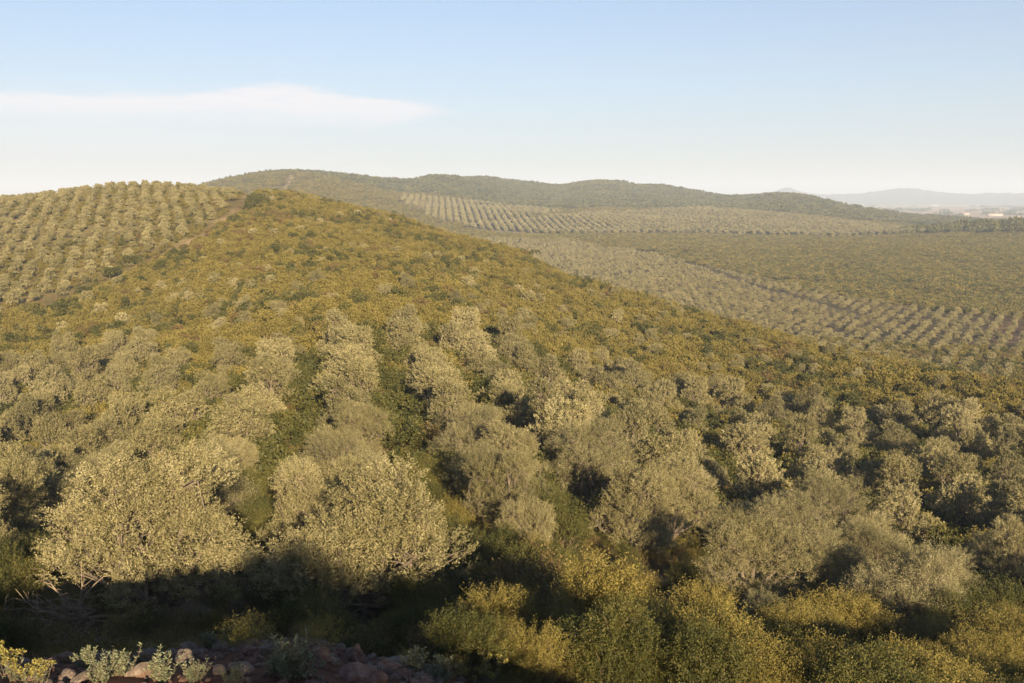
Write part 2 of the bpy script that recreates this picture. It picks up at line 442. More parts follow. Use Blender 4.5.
def thing(name, label, cat, loc=(0, 0, 0), rz=0, s=1, group=None):
    o = bpy.data.objects.new(name, None); COL.objects.link(o)
    o.empty_display_size = .3
    o.location = loc; o.rotation_euler = (0, 0, rz)
    o.scale = (s, s, s) if not isinstance(s, tuple) else s
    o['label'] = label; o['category'] = cat
    if group: o['group'] = group
    return o

# ---- prototype meshes ------------------------------------------------------
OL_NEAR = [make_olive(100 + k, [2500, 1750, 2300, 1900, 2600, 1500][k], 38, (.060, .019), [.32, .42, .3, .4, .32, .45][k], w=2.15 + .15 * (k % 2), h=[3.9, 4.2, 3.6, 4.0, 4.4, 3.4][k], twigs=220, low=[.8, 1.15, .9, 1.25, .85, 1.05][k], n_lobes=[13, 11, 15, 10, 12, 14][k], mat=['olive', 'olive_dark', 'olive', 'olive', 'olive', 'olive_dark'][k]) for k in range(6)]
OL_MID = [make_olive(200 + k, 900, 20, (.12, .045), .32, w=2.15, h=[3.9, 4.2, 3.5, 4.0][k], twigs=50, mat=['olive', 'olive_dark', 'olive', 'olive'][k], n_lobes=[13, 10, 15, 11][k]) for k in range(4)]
OL_FAR = [make_olive(300 + k, 260, 7, (.34, .17), .28, twigs=0, tv=(.08, .06), w=2.0, h=3.7) for k in range(4)]
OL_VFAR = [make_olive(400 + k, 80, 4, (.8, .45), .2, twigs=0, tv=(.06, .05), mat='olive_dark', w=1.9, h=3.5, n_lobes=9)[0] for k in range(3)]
SH_NEAR = {
    'mastic': [make_shrub(500 + k, 760, 30, (.042, .020), .30, mat='mastic', stems=46, n=11, shell=(.4, 1.08)) for k in range(3)],
    'golden': [make_shrub(510 + k, 760, 30, (.042, .018), .34, mat='golden', w=1.15, h=1.45, stems=56, n=11, shell=(.4, 1.1)) for k in range(3)],
    'russet': [make_shrub(520 + k, 230, 14, (.065, .03), .3, mat='russet', w=1.1, h=1.7, stems=70) for k in range(2)],
}
SH_MID = {
    'mastic': [make_shrub(600 + k, 120, 9, (.17, .085), .26, mat='mastic', stems=0, tv=(.09, .08), lv=.10)[0] for k in range(3)],
    'golden': [make_shrub(610 + k, 120, 9, (.17, .08), .28, mat='golden', stems=0, tv=(.09, .08), lv=.10)[0] for k in range(3)],
    'russet': [make_shrub(620 + k, 80, 8, (.15, .07), .3, mat='russet', stems=0, tv=(.09, .08), lv=.10)[0] for k in range(2)],
}
SH_FAR = {
    'mastic': [make_shrub(700 + k, 150, 7, (.17, .11), .22, mat='mastic', stems=0, tv=(.05, .05), lv=.07)[0] for k in range(3)],
    'golden': [make_shrub(710 + k, 150, 7, (.17, .11), .22, mat='golden', stems=0, tv=(.05, .05), lv=.07)[0] for k in range(3)],
    'russet': [make_shrub(720 + k, 120, 6, (.16, .09), .28, mat='russet', stems=0, tv=(.05, .05), lv=.07)[0] for k in range(2)],
}

def make_patch(seed, size, n, mats, leaf, per, hh):
    """a patch of far scrub: many small clumps in one mesh"""
    g = np.random.default_rng(seed)
    V = []; Q = []; T = []; nv = 0; MI = []
    for k in range(n):
        x, y = g.uniform(-size / 2, size / 2, 2); s = g.uniform(.6, 1.4)
        lob = [(x, y, hh * .45 * s, 1.3 * s, 1.3 * s, hh * .5 * s)]
        v, q, t, _ = foliage(lob, per, 3, (leaf * s, leaf * .6 * s), .3, g, zmin=-.1, tv=(.05, .05), lv=.05)
        V.append(v); Q.append(q + nv); nv += len(v); T.append(np.clip(t + g.normal(0, .15), 0, 1))
        MI.append(np.full(len(q), int(g.choice(len(mats), p=[m[1] for m in mats]))))
    me = mesh_np('scrub_patch', np.concatenate(V), np.concatenate(Q), np.concatenate(T))
    for m in mats: me.materials.append(M[m[0]])
    me.polygons.foreach_set('material_index', np.concatenate(MI).astype(np.int32))
    return me

PATCH = [make_patch(800 + k, 13, 26, [('golden', .46), ('mastic', .48), ('russet', .06)], .48, 26, 1.3) for k in range(3)]
WOODP = [make_patch(820 + k, 20, 22, [('wood', .75), ('mastic', .25)], 1.7, 8, 3.2) for k in range(3)]
WOODP += [make_patch(826 + k, 20, 26, [('golden', .12), ('mastic', .5), ('wood', .38)], 1.2, 8, 1.8) for k in range(2)]

# ---- stuff: instances on points ---------------------------------------------
def holder(me):
    o = bpy.data.objects.new(me.name + '_source', me)   # never linked to the scene, only read by the nodes
    return o

def scatter_object(name, protos, P, rot, scl, idx):
    """one object of kind stuff: picks protos[idx] on each point"""
    me = bpy.data.meshes.new(name)
    n = len(P)
    me.vertices.add(n); me.vertices.foreach_set('co', np.asarray(P, np.float32).ravel())
    for nm, val in (('rot', rot), ('scl', scl)):
        a = me.attributes.new(nm, 'FLOAT', 'POINT'); a.data.foreach_set('value', np.asarray(val, np.float32))
    a = me.attributes.new('pick', 'INT', 'POINT'); a.data.foreach_set('value', np.asarray(idx, np.int32))
    o = obj(name, me, kind='stuff')
    ng = bpy.data.node_groups.new(name + '_nodes', 'GeometryNodeTree')
    ng.interface.new_socket('Geometry', in_out='INPUT', socket_type='NodeSocketGeometry')
    ng.interface.new_socket('Geometry', in_out='OUTPUT', socket_type='NodeSocketGeometry')
    N = ng.nodes.new; L = ng.links.new
    gi = N('NodeGroupInput'); go = N('NodeGroupOutput')
    iop = N('GeometryNodeInstanceOnPoints')
    m2p = N('GeometryNodeMeshToPoints'); L(gi.outputs[0], m2p.inputs['Mesh'])
    L(m2p.outputs[0], iop.inputs['Points'])
    g2i = N('GeometryNodeGeometryToInstance')
    # geometry to instance keeps the order of links from the last to the first
    for p in reversed(protos):
        inf = N('GeometryNodeObjectInfo'); inf.inputs['Object'].default_value = holder(p)
        L(inf.outputs['Geometry'], g2i.inputs[0])
    L(g2i.outputs[0], iop.inputs['Instance'])
    iop.inputs['Pick Instance'].default_value = True
    def attr(nm, t):
        a = N('GeometryNodeInputNamedAttribute'); a.data_type = t; a.inputs['Name'].default_value = nm
        return a.outputs['Attribute']
    L(attr('pick', 'INT'), iop.inputs['Instance Index'])
    cx = N('ShaderNodeCombineXYZ'); L(attr('rot', 'FLOAT'), cx.inputs[2])
    L(cx.outputs[0], iop.inputs['Rotation'])
    L(attr('scl', 'FLOAT'), iop.inputs['Scale'])
    L(iop.outputs[0], go.inputs[0])
    md = o.modifiers.new('scatter', 'NODES'); md.node_group = ng
    return o

# ----------------------------------------------------------------------------
# TERRAIN MESH
# ----------------------------------------------------------------------------
def build_terrain():
    fine = np.arange(-40, 40.01, .16)
    coarse = np.concatenate([np.arange(-180, -40, 4.0), fine, np.arange(44, 180, 4.0)])
    rad = np.concatenate([[0.0], np.geomspace(.6, 26000, 460)])
    A, R = np.meshgrid(np.radians(coarse), rad, indexing='ij')
    x = np.sin(A) * R; y = np.cos(A) * R
    zz = zones(x, y)
    z = zz['z']
    na, nr = x.shape
    idx = np.arange(na * nr).reshape(na, nr)
    i2 = np.roll(idx, -1, axis=0)
    q = np.stack([idx[:, :-1], idx[:, 1:], i2[:, 1:], i2[:, :-1]], -1).reshape(-1, 4)
    q = q[:, ::-1]
    me = mesh_np('terrain', np.stack([x, y, z], -1).reshape(-1, 3), q, smooth=True)
    # ground kinds: colours of the soils themselves
    r = zz['r']
    def c(*k): return np.array(k)
    base = np.empty(x.shape + (3,)); base[:] = c(.115, .088, .040)               # litter under the scrub
    n1 = fbm(x / 11, y / 11)[..., None]; n2 = fbm(x / 60 + 7, y / 60)[..., None]
    base = base * (.75 + .5 * n1)
    def put(mask, colr):
        m = np.clip(mask, 0, 1)[..., None]
        base[:] = base * (1 - m) + colr * m
    put(zz['near'] * 1.0, c(.105, .082, .045) * (.7 + .6 * n1))
    put(zz['hill'] * 1.0, c(.150, .122, .050) * (.75 + .5 * n1))
    put(zz['valley'] * .9, c(.120, .098, .052) * (.8 + .4 * n1))
    put(zz['hrows'] * .9, c(.175, .15, .082) * (.85 + .3 * n1))
    put(np.clip((24 - r) / 6, 0, 1), c(.165, .080, .050) * (.6 + .8 * n1))          # red earth of the bank
    put(np.clip(1.4 - zz['track'] / 2.0, 0, 1) * np.clip(fbm(x / 5, y / 5) * 3 - .9, .15, 1) * .8, c(.30, .205, .12) * (.85 + .3 * n1))
    bare = np.exp(-((zz['u'] - 45) / 34) ** 2 - ((zz['v'] - 304) / 8) ** 2) * (r > 150) * (r < 500)
    put(bare * .6 * np.clip(fbm(x / 4, y / 4) * 4 - 1.5, 0, 1), c(.30, .19, .12))
    redpatch = np.exp(-((zz['u'] - 1012) / 30) ** 2 - ((zz['v'] - 330) / 14) ** 2) * (r > 250) * (r < 700)
    put(redpatch * .3, c(.30, .14, .10))
    put(np.clip(1.4 - zz['ftrack'] / 2.2, 0, 1) * .9, c(.34, .27, .14))
    put(np.clip(1.3 - zz['mtrack'] / 3.5, 0, 1) * .6, c(.11, .09, .05))
    hillfar = np.clip((r - 1000) / 500, 0, 1) * np.clip((2700 - r) / 300, 0, 1) * (1 - zz['hrows'])
    put(hillfar * .5, c(.095, .085, .042) * (.6 + .8 * n2))
    # plain far away: fields
    fx = x * .83 + y * .3; fy = y * .9 - x * .25
    fld = vnoise(np.floor(fx / 380) * 3.7, np.floor(fy / 620) * 5.3)[..., None]
    fcol = c(.36, .24, .16) * fld + c(.22, .17, .10) * (1 - fld)
    put(np.clip((r - 2500) / 400, 0, 1), fcol)
    a = me.attributes.new('soil', 'FLOAT_COLOR', 'POINT')
    a.data.foreach_set('color', np.concatenate([base, np.ones(x.shape + (1,))], -1).astype(np.float32).ravel())
    m, nt, out = new_mat('terrain_soil')
    N = nt.nodes.new; L = nt.links.new
    at = N('ShaderNodeAttribute'); at.attribute_name = 'soil'
    geo = N('ShaderNodeNewGeometry')
    n = N('ShaderNodeTexNoise'); n.inputs['Scale'].default_value = 1.7; n.inputs['Detail'].default_value = 12; n.inputs['Roughness'].default_value = .7
    L(geo.outputs['Position'], n.inputs['Vector'])
    nb = N('ShaderNodeTexNoise'); nb.inputs['Scale'].default_value = .09; nb.inputs['Detail'].default_value = 6
    L(geo.outputs['Position'], nb.inputs['Vector'])
    ml = N('ShaderNodeMath'); ml.operation = 'MULTIPLY'; L(n.outputs[0], ml.inputs[0]); L(nb.outputs[0], ml.inputs[1])
    mr = N('ShaderNodeMapRange'); mr.inputs[1].default_value = .12; mr.inputs[2].default_value = .4; mr.inputs[3].default_value = .55; mr.inputs[4].default_value = 1.45
    L(ml.outputs[0], mr.inputs[0])
    vm = N('ShaderNodeVectorMath'); vm.operation = 'SCALE'; L(at.outputs['Color'], vm.inputs[0]); L(mr.outputs[0], vm.inputs['Scale'])
    p = N('ShaderNodeBsdfPrincipled'); p.inputs['Roughness'].default_value = .95; p.inputs['Specular IOR Level'].default_value = .1
    L(vm.outputs[0], p.inputs['Base Color'])
    b = N('ShaderNodeBump'); b.inputs['Strength'].default_value = .8; b.inputs['Distance'].default_value = .25
    L(n.outputs[0], b.inputs['Height']); L(b.outputs[0], p.inputs['Normal'])
    L(p.outputs[0], out.inputs[0])
    me.materials.append(m)
    obj('terrain', me, kind='structure')
build_terrain()

# ----------------------------------------------------------------------------
# TREES
# ----------------------------------------------------------------------------
def grid_points(x0, x1, y0, y1, az, row, step, jit, g):
    """rows of planting at bearing az; returns x, y, row index, index in row"""
    d = np.array([math.sin(az), math.cos(az)]); n = np.array([d[1], -d[0]])
    R = max(abs(x0), abs(x1), abs(y0), abs(y1)) * 1.5
    ii = np.arange(-int(R / row), int(R / row) + 1); jj = np.arange(-int(R / step), int(R / step) + 1)
    I, J = np.meshgrid(ii, jj, indexing='ij')
    I = I.ravel(); J = J.ravel()
    off = (np.sin(I * 12.9) * .5) * step
    x = I * row * n[0] + (J * step + off) * d[0]; y = I * row * n[1] + (J * step + off) * d[1]
    x = x + g.normal(0, jit, len(x)); y = y + g.normal(0, jit, len(y))
    k = (x > x0) & (x < x1) & (y > y0) & (y < y1)
    return x[k], y[k], I[k], J[k]

g = np.random.default_rng(21)
olives = []       # x, y, scale, zone, row, j
# near orchard
ROW_AZ = math.radians(-9.5)
x, y, I, J = grid_points(-130, 130, 15, 175, ROW_AZ, 6.9, 4.6, .6, g)
zz = zones(x, y)
ok = zz['near'] & (zz['u'] > -260) & (zz['u'] < 1330) & (g.random(len(x)) > .10)
ok &= ~((zz['r'] < 30) & True)
for k in np.where(ok)[0]:
    olives.append([x[k], y[k], (g.uniform(.55, .75) if g.random() < .12 else g.uniform(.78, 1.18)), 'near', I[k], J[k]])

# named trees in front (pixel of the foot, scale)
FRONT = [
    (160, 618, 1.18, 'large olive tree with bare dead lower branches behind the rubble bank'),
    (40, 575, 1.0, 'dense silvery olive tree pressed against the left side of the dead-branched one'),
    (380, 634, 1.28, 'wide olive tree whose foot lies in shade and whose top is sunlit'),
    (745, 622, 1.05, 'round olive tree with pale forked limbs above the golden shrubs'),
    (668, 548, 1.05, 'open olive tree with pale slanting limbs behind the dark hollow'),
    (870, 592, 1.05, 'leaning olive tree with dark trunk left of the shaded shrub hollow'),
    (232, 508, .85, 'small rounded olive tree alone on the shaded gap right of the dead-branched tree'),
    (940, 612, .72, 'short olive tree beside the dark hollow in the lower right corner'),
]
front_pts = []
for (u, v, s, lab) in FRONT:
    px, py = ground_at(u, v)
    front_pts.append((px, py, s, lab))
fp = np.array([(a, b) for a, b, _, _ in front_pts])
olives = [o for o in olives if np.min(np.hypot(fp[:, 0] - o[0], fp[:, 1] - o[1])) > 4.2]
_ex = ground_at(1045, 655)
olives = [o for o in olives if math.hypot(o[0] - _ex[0], o[1] - _ex[1]) > 4.5 and not (math.hypot(o[0], o[1]) < 38 and o[0] > .48 * o[1])]
# keep the near hollows of the photograph open (pixel, metres)
for (u, v, rad) in [(265, 560, 3.2), (625, 615, 3.0), (985, 560, 3.6), (540, 600, 4.0), (20, 620, 3), (75, 432, 4.5), (270, 470, 2.5)]:
    hx, hy = ground_at(u, v)
    olives = [o for o in olives if math.hypot(o[0] - hx, o[1] - hy) > rad]

# lone olives in the scrub between
xs = g.uniform(-120, 190, 4000); ys = g.uniform(70, 380, 4000)
zs = zones(xs, ys)
cl = fbm(xs / 26 + 3, ys / 26 + 8)
oks = (~zs['near']) & (~zs['hill']) & (zs['r'] < 400) & (zs['r'] > 60) & (zs['track'] > 5) & (zs['u'] > -60) & (zs['u'] < 1100) & (cl > .47) & (g.random(4000) > .66)
for k in np.where(oks)[0]:
    olives.append([xs[k], ys[k], g.uniform(.35, .78), 'scrub', 0, 0])
# the orchard over the hill on the left
x, y, I, J = grid_points(-330, 20, 130, 530, math.radians(-20), 4.5, 4.5, .6, g)
zz = zones(x, y)
ok = zz['hill'] & (zz['track'] > 4) & (zz['u'] > -140) & (g.random(len(x)) > .05)
for k in np.where(ok)[0]:
    olives.append([x[k], y[k], g.uniform(.46, .74), 'hill', I[k], J[k]])
# valley orchard
x, y, I, J = grid_points(-60, 620, 200, 960, math.radians(30), 5.3, 4.7, .35, g)
zz = zones(x, y)
ok = zz['valley'] & (zz['u'] > 420) & (zz['u'] < 1150) & (zz['mtrack'] > 3) & (g.random(len(x)) > .05)
for k in np.where(ok)[0]:
    olives.append([x[k], y[k], g.uniform(.50, .74), 'valley', I[k], J[k]])
# rows on the far hill
x, y, I, J = grid_points(-330, 560, 930, 1500, math.radians(-4), 7.4, 3.8, .3, g)
zz = zones(x, y)
ok = zz['hrows'] & (zz['ftrack'] > 9) & (g.random(len(x)) > .06)
for k in np.where(ok)[0]:
    olives.append([x[k], y[k], g.uniform(1.0, 1.25), 'far', I[k], J[k]])
print('olives', len(olives))

ox = np.array([o[0] for o in olives]); oy = np.array([o[1] for o in olives])
oz = terrain(ox, oy); orr = np.hypot(ox, oy)
ou, ov = project(ox, oy, oz + 2.0)
inview = (ou > -30) & (ou < 1054) & (ov < 720)
order = np.argsort(np.where(inview, orr, 1e9))
N_IND = 290 - len(FRONT)
ind = set(order[:N_IND].tolist())

def olive_thing(px, py, s, label, lod, k, group, rz=None):
    crown, trunk = lod[k % len(lod)]
    t = thing('olive_tree', label, 'olive tree', (px, py, float(terrain(px, py)) - .05), random.uniform(0, 6.28) if rz is None else rz, (s * random.uniform(.92, 1.1), s * random.uniform(.92, 1.1), s * random.uniform(.88, 1.14)), group)
    obj('trunk', trunk, t); obj('crown', crown, t)
    return t

GROUP_OL = 'olive trees planted over the hillside'
for k, (px, py, s, lab) in enumerate(front_pts):
    t = olive_thing(px, py, s, lab, OL_NEAR, k, GROUP_OL)
    if k == 0:
        gd = np.random.default_rng(5)
        tb = Tubes()
        hub = np.array([-.85, -1.75, .95])
        tb.add(curve((-.1, -.1, .3), hub, .15, 6, gd), np.linspace(.07, .045, 6), 6)
        for q in range(34):
            d = unit(np.array([gd.normal(-.5, .8), gd.normal(-.75, .45), gd.normal(.25, .65)]))
            L = gd.uniform(.6, 1.5)
            cv = curve(hub + gd.normal(size=3) * .12, hub + d * L, .3, 6, gd)
            tb.add(cv, np.linspace(.02, .006, 6), 4)
            for w in range(4):
                p0 = cv[gd.integers(2, 6)]
                tb.add(curve(p0, p0 + unit(d + gd.normal(size=3) * .7) * gd.uniform(.2, .55), .25, 4, gd), np.linspace(.009, .003, 4), 3)
        b = obj('bare_branch', tb.mesh('bare_branch', M['dead']), t)
        b.rotation_euler = (0, 0, -t.rotation_euler.z)

ORD = ['first', 'second', 'third', 'fourth', 'fifth', 'sixth', 'seventh', 'eighth', 'ninth', 'tenth', 'eleventh', 'twelfth', 'thirteenth',
       'fourteenth', 'fifteenth', 'sixteenth', 'seventeenth', 'eighteenth', 'nineteenth', 'twentieth', 'twenty-first', 'twenty-second',
       'twenty-third', 'twenty-fourth', 'twenty-fifth', 'twenty-sixth', 'twenty-seventh', 'twenty-eighth', 'twenty-ninth', 'thirtieth',
       'thirty-first', 'thirty-second', 'thirty-third', 'thirty-fourth', 'thirty-fifth', 'thirty-sixth', 'thirty-seventh', 'thirty-eighth', 'thirty-ninth', 'fortieth']
near_rows = {}
for i in sorted(ind):
    if olives[i][3] == 'near': near_rows.setdefault(int(olives[i][4]), []).append(i)
row_no = {r: k for k, r in enumerate(sorted(near_rows))}
for r in near_rows: near_rows[r].sort(key=lambda i: orr[i])
for i in sorted(ind):
    px, py, s, zn, rw, j = olives[i]
    dist = orr[i]
    lod = OL_NEAR if dist < 62 else (OL_MID if dist < 190 else OL_FAR)
    if zn == 'near':
        k = near_rows[int(rw)].index(i); R_ = row_no[int(rw)]
        size = 'small' if s < .87 else ('tall' if s > 1.06 else 'mid-sized')
        lab = f'{size} grey-green olive tree, {ORD[min(k, 39)]} from the front in the {ORD[min(R_, 39)]} orchard row from the left'
        grp = GROUP_OL
    elif zn == 'scrub':
        lab = 'small grey olive tree growing wild among the golden scrub between the two orchards'
        grp = 'wild olives in the golden scrub'
    elif zn == 'hill':
        lab = 'olive tree on the near edge of the hilltop orchard beyond the track'
        grp = 'olives on the edge of the hilltop orchard'
    else:
        lab = 'olive tree in the valley plantation below the scrub hill'
        grp = 'olives in the valley plantation'
    olive_thing(px, py, s, lab, lod, i, grp)

# the rest of the olives: one mass
rest = np.array([i for i in range(len(olives)) if i not in ind])
keep = (ou[rest] > -420) & (ou[rest] < 1420)
rest = rest[keep]
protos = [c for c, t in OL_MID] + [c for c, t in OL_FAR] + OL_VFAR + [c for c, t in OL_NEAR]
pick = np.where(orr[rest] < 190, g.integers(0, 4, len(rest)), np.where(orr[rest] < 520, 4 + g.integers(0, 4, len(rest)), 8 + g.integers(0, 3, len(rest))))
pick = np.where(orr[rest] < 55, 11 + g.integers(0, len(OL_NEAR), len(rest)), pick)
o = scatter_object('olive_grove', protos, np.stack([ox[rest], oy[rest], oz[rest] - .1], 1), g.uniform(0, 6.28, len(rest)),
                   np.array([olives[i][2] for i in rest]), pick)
o['label'] = 'grey-green olive groves in rows over the far slopes and valley'; o['category'] = 'olive grove'

# ----------------------------------------------------------------------------
# SHRUBS
# ----------------------------------------------------------------------------
CLEAR = [(527, 652, 2.4), (520, 668, 1.6), (110, 632, 3.0), (185, 632, 2.6), (255, 585, 3.0), (150, 622, 2.5)]
ivx = np.array([olives[i][0] for i in range(len(olives))] + [p[0] for p in front_pts])
ivy_ = np.array([olives[i][1] for i in range(len(olives))] + [p[1] for p in front_pts])
ivs = np.array([olives[i][2] for i in range(len(olives))] + [p[2] for p in front_pts])
nearmask = np.hypot(ivx, ivy_) < 200
TX, TY, TS = ivx[nearmask], ivy_[nearmask], ivs[nearmask]
def near_tree(x, y):
    d = np.full(len(x), 1e9)
    for a in range(0, len(TX)):
        d = np.minimum(d, np.hypot(x - TX[a], y - TY[a]) / TS[a])
    return d

g = np.random.default_rng(33)
S = []     # x, y, s, kind
def add_shrubs(n, rmin, rmax, azlo, azhi, smin, smax, test):
    a = np.radians(g.uniform(azlo, azhi, n)); r = np.sqrt(g.uniform(rmin ** 2, rmax ** 2, n))
    x = np.sin(a) * r; y = np.cos(a) * r
    z = zones(x, y)
    ok = test(x, y, z)
    x, y = x[ok], y[ok]; u = z['u'][ok]; v = z['v'][ok]; r = r[ok]
    c = fbm(x / 13 + 30, y / 13 + 70); c2 = fbm(x / 5 + 3, y / 5 + 7, 2)
    rd = g.random(len(x))
    gold = np.where(z['near'][ok], .04, np.clip((r - 50) / 50, 0, 1) * .74) + np.where((r < 36) & (u > 480) & (v > 630), .9, 0) + .06
    kind = np.where(rd < gold + (c - .5) * 1.2, 'golden', 'mastic')
    kind = np.where((c2 > .73) & (g.random(len(x)) < .6), 'russet', kind)
    thin = (r < 52) & (u > 545) & (v < 655) & (v > 520)
    keep = ~thin | (g.random(len(x)) < .3)
    x, y, u, v, r, kind, thin = x[keep], y[keep], u[keep], v[keep], r[keep], kind[keep], thin[keep]
    s = np.where(thin, .62, 1.0) * np.where((r < 30) & (smax > 1), .7, 1.0) * g.uniform(smin, smax, len(x)) * (.8 + .4 * fbm(x / 8 + 11, y / 8))
    for k in range(len(x)): S.append((x[k], y[k], s[k], kind[k]))

# understorey of the near orchard and the bank below the camera
def t_near(x, y, z):
    return (z['r'] > 19) & (near_tree(x, y) > 1.45) & ((z['near']) | (z['r'] < 45))
add_shrubs(5200, 19, 150, -34, 36, .75, 1.35, t_near)
# golden shrubs along the bottom edge on the right
add_shrubs(460, 14.5, 26, -3, 36, .5, .95, lambda x, y, z: (z['u'] > 440) & (near_tree(x, y) > 1.2))
# scrub hill
def t_hill(x, y, z):
    return (~z['near']) & (~z['hill']) & (z['track'] > 2.2) & (z['r'] > 60) & (near_tree(x, y) > .8) & (z['u'] > -120) & (z['u'] < 1150) & ((z['r'] < 330) | (z['u'] < 520)) & ((np.exp(-((z['u'] - 45) / 34) ** 2 - ((z['v'] - 304) / 7) ** 2) < .5) | (fbm(x / 4, y / 4) < .45))
add_shrubs(46000, 60, 420, -32, 33, .5, 1.5, t_hill)
# sparse scrub inside the hill orchard
add_shrubs(16000, 160, 480, -32, -10, .35, .75, lambda x, y, z: z['hill'] & (z['track'] > 2.5) & (fbm(x / 18, y / 18) > .36))
# tall dark shrubs along the edge of the track at the hilltop
for (u, v, s) in [(262, 203, 1.5), (256, 206, 1.8), (253, 208, 2.2), (250, 213, 2.0), (266, 198, 1.3), (130, 268, 1.5), (138, 266, 1.3), (107, 280, 1.5), (115, 278, 1.3), (85, 300, 1.5), (64, 312, 1.4), (60, 318, 1.5)]:
    px, py = ground_at(u, v); S.append((px, py, s * 1.3, 'mastic'))
# unseen shrubs added on the knoll behind the camera to shade the foreground
for (a_, b_, s_) in [(.6, -6.2, 1.3), (2.0, -5.6, 1.5), (3.4, -6.4, 1.5), (4.6, -7.0, 1.1), (2.8, -7.6, 1.8), (1.2, -7.8, 1.5), (4.0, -5.2, 1.2), (5.3, -6.2, .9)]:
    S.append((a_, b_, s_ * .85, 'mastic'))
# hand-placed front shrubs
HAND = [
    (527, 638, 1.55, 'russet', 'reddish half-bare shrub with thin stems in front of the wide olive tree'),
    (470, 580, 1.0, 'mastic', 'bright green shrub squeezed between the wide olive tree and the reddish shrub'),
    (560, 560, 1.5, 'mastic', 'dark green shrub just behind the reddish half-bare shrub'),
    (612, 540, 1.35, 'mastic', 'rounded green shrub left of the open olive with slanting limbs'),
    (985, 648, 1.5, 'mastic', 'dark green domed shrub in the shaded corner at lower right'),
    (600, 672, 1.15, 'golden', 'golden shrub at the bottom edge below the dark hollow'),
    (820, 668, 1.2, 'golden', 'golden shrub at the foot of the round olive with pale limbs'),
    (20, 560, 1.3, 'mastic', 'dark shrub in the shade left of the dead branches'),
    (12, 628, .9, 'mastic', 'low dark shrub at the left edge behind the rubble'),
    (262, 600, 1.0, 'mastic', 'dark shrub in deep shade right of the dead-branched olive'),
    (290, 610, 1.3, 'mastic', 'dark shrub in deep shade left of the wide olive'),
]
hand_pts = [(*ground_at(u, v), s, kd, lab) for u, v, s, kd, lab in HAND]
hp = np.array([(h[0], h[1]) for h in hand_pts])
for (u, v, rad) in CLEAR:
    cx_, cy_ = ground_at(u, v)
    S = [s for s in S if math.hypot(s[0] - cx_, s[1] - cy_) > rad]
_a = np.array([(s[0], s[1], s[2]) for s in S]); _zz = zones(_a[:, 0], _a[:, 1])
_drop = (_zz['r'] < 33) & (_zz['u'] > 30) & (_zz['u'] < 245) & (_a[:, 2] > .3) & (_a[:, 1] > 5)
S = [s for s, d_ in zip(S, _drop) if not d_]
S = [s for s in S if np.min(np.hypot(hp[:, 0] - s[0], hp[:, 1] - s[1])) > 1.0]
print('shrubs', len(S))
sx = np.array([s[0] for s in S]); sy = np.array([s[1] for s in S]); sz = terrain(sx, sy); sr = np.hypot(sx, sy)
ss = np.array([s[2] for s in S]); sk = np.array([s[3] for s in S])
su, sv = project(sx, sy, sz + .6)
iv = (su > -20) & (su < 1044) & (sv < 720)
order = np.argsort(np.where(iv, sr / ss, 1e9))
sind = order[:285].tolist()

def shrub_thing(px, py, s, kd, label, k, group, lodset=SH_NEAR):
    f, st = lodset[kd][k % len(lodset[kd])]
    t = thing('shrub', label, 'shrub', (px, py, float(terrain(px, py)) - .05), random.uniform(0, 6.28), (s, s, s * random.uniform(.85, 1.15)), group)
    obj('foliage', f, t); obj('stem', st, t)
for k, (px, py, s, kd, lab) in enumerate(hand_pts):
    shrub_thing(px, py, s, kd, lab, k, 'shrubs among the front olives')
LABS = {
    'mastic': ('dark green leafy shrub growing in the undergrowth between the front olive trees', 'dark green shrubs between the olives'),
    'golden': ('golden-green leafy shrub on the near slope and between the front olive trees', 'golden shrubs on the near slope'),
    'russet': ('reddish-brown twiggy shrub among the front olive trees', 'reddish shrubs among the olives'),
}
for k, i in enumerate(sind):
    lab, grp = LABS[sk[i]]
    shrub_thing(sx[i], sy[i], ss[i], sk[i], lab, k, grp)
si = set(sind)
rest = np.array([i for i in range(len(S)) if i not in si])
KO = {'mastic': 0, 'golden': 1, 'russet': 2}
protos = []; start = {}
for lodn, st_ in (('n', {k: [a for a, b in v] for k, v in SH_NEAR.items()}), ('m', SH_MID), ('f', SH_FAR)):
    for kd in st_:
        start[(lodn, kd)] = (len(protos), len(st_[kd])); protos += st_[kd]
pick = np.empty(len(rest), int)
for q, i in enumerate(rest):
    lodn = 'n' if sr[i] < 50 else ('m' if sr[i] < 150 else 'f')
    a, b = start[(lodn, sk[i])]; pick[q] = a + int(rng.integers(b))
o = scatter_object('scrubland', protos, np.stack([sx[rest], sy[rest], sz[rest] - .1], 1), g.uniform(0, 6.28, len(rest)), ss[rest], pick)
o['label'] = 'golden and green scrub covering the hillside between the groves'; o['category'] = 'scrub'

# far scrub: patches, and woods on the far hills
g = np.random.default_rng(44)
n = 30000
a = np.radians(g.uniform(-30, 34, n)); r = np.sqrt(g.uniform(230 ** 2, 2500 ** 2, n))
x = np.sin(a) * r; y = np.cos(a) * r; z = zones(x, y)
ok = (~z['valley']) & (~z['hill']) & (~z['near']) & (z['mtrack'] > 6) & (z['ftrack'] > 6) & (~z['hrows'])
ok &= (z['r'] > 230) & ~((z['r'] < 440) & (z['u'] < 520)) & ~((z['u'] > 480) & (z['u'] < 640) & (z['r'] < 300))
far = z['r'] > 1250
dens = np.where(far, g.random(n) < .8, g.random(n) < .9)
ok &= dens & (z['u'] > -40) & (z['u'] < 1100)
x, y, zt, r, u = x[ok], y[ok], z['z'][ok], z['r'][ok], z['u'][ok]
wood = (r > 1330) & (fbm(x / 120 + 1, y / 120 + 2) > .44)
wood |= (r > 985) & (r < 1080) & (u > 900)
o1 = (r < 1400) & ~wood
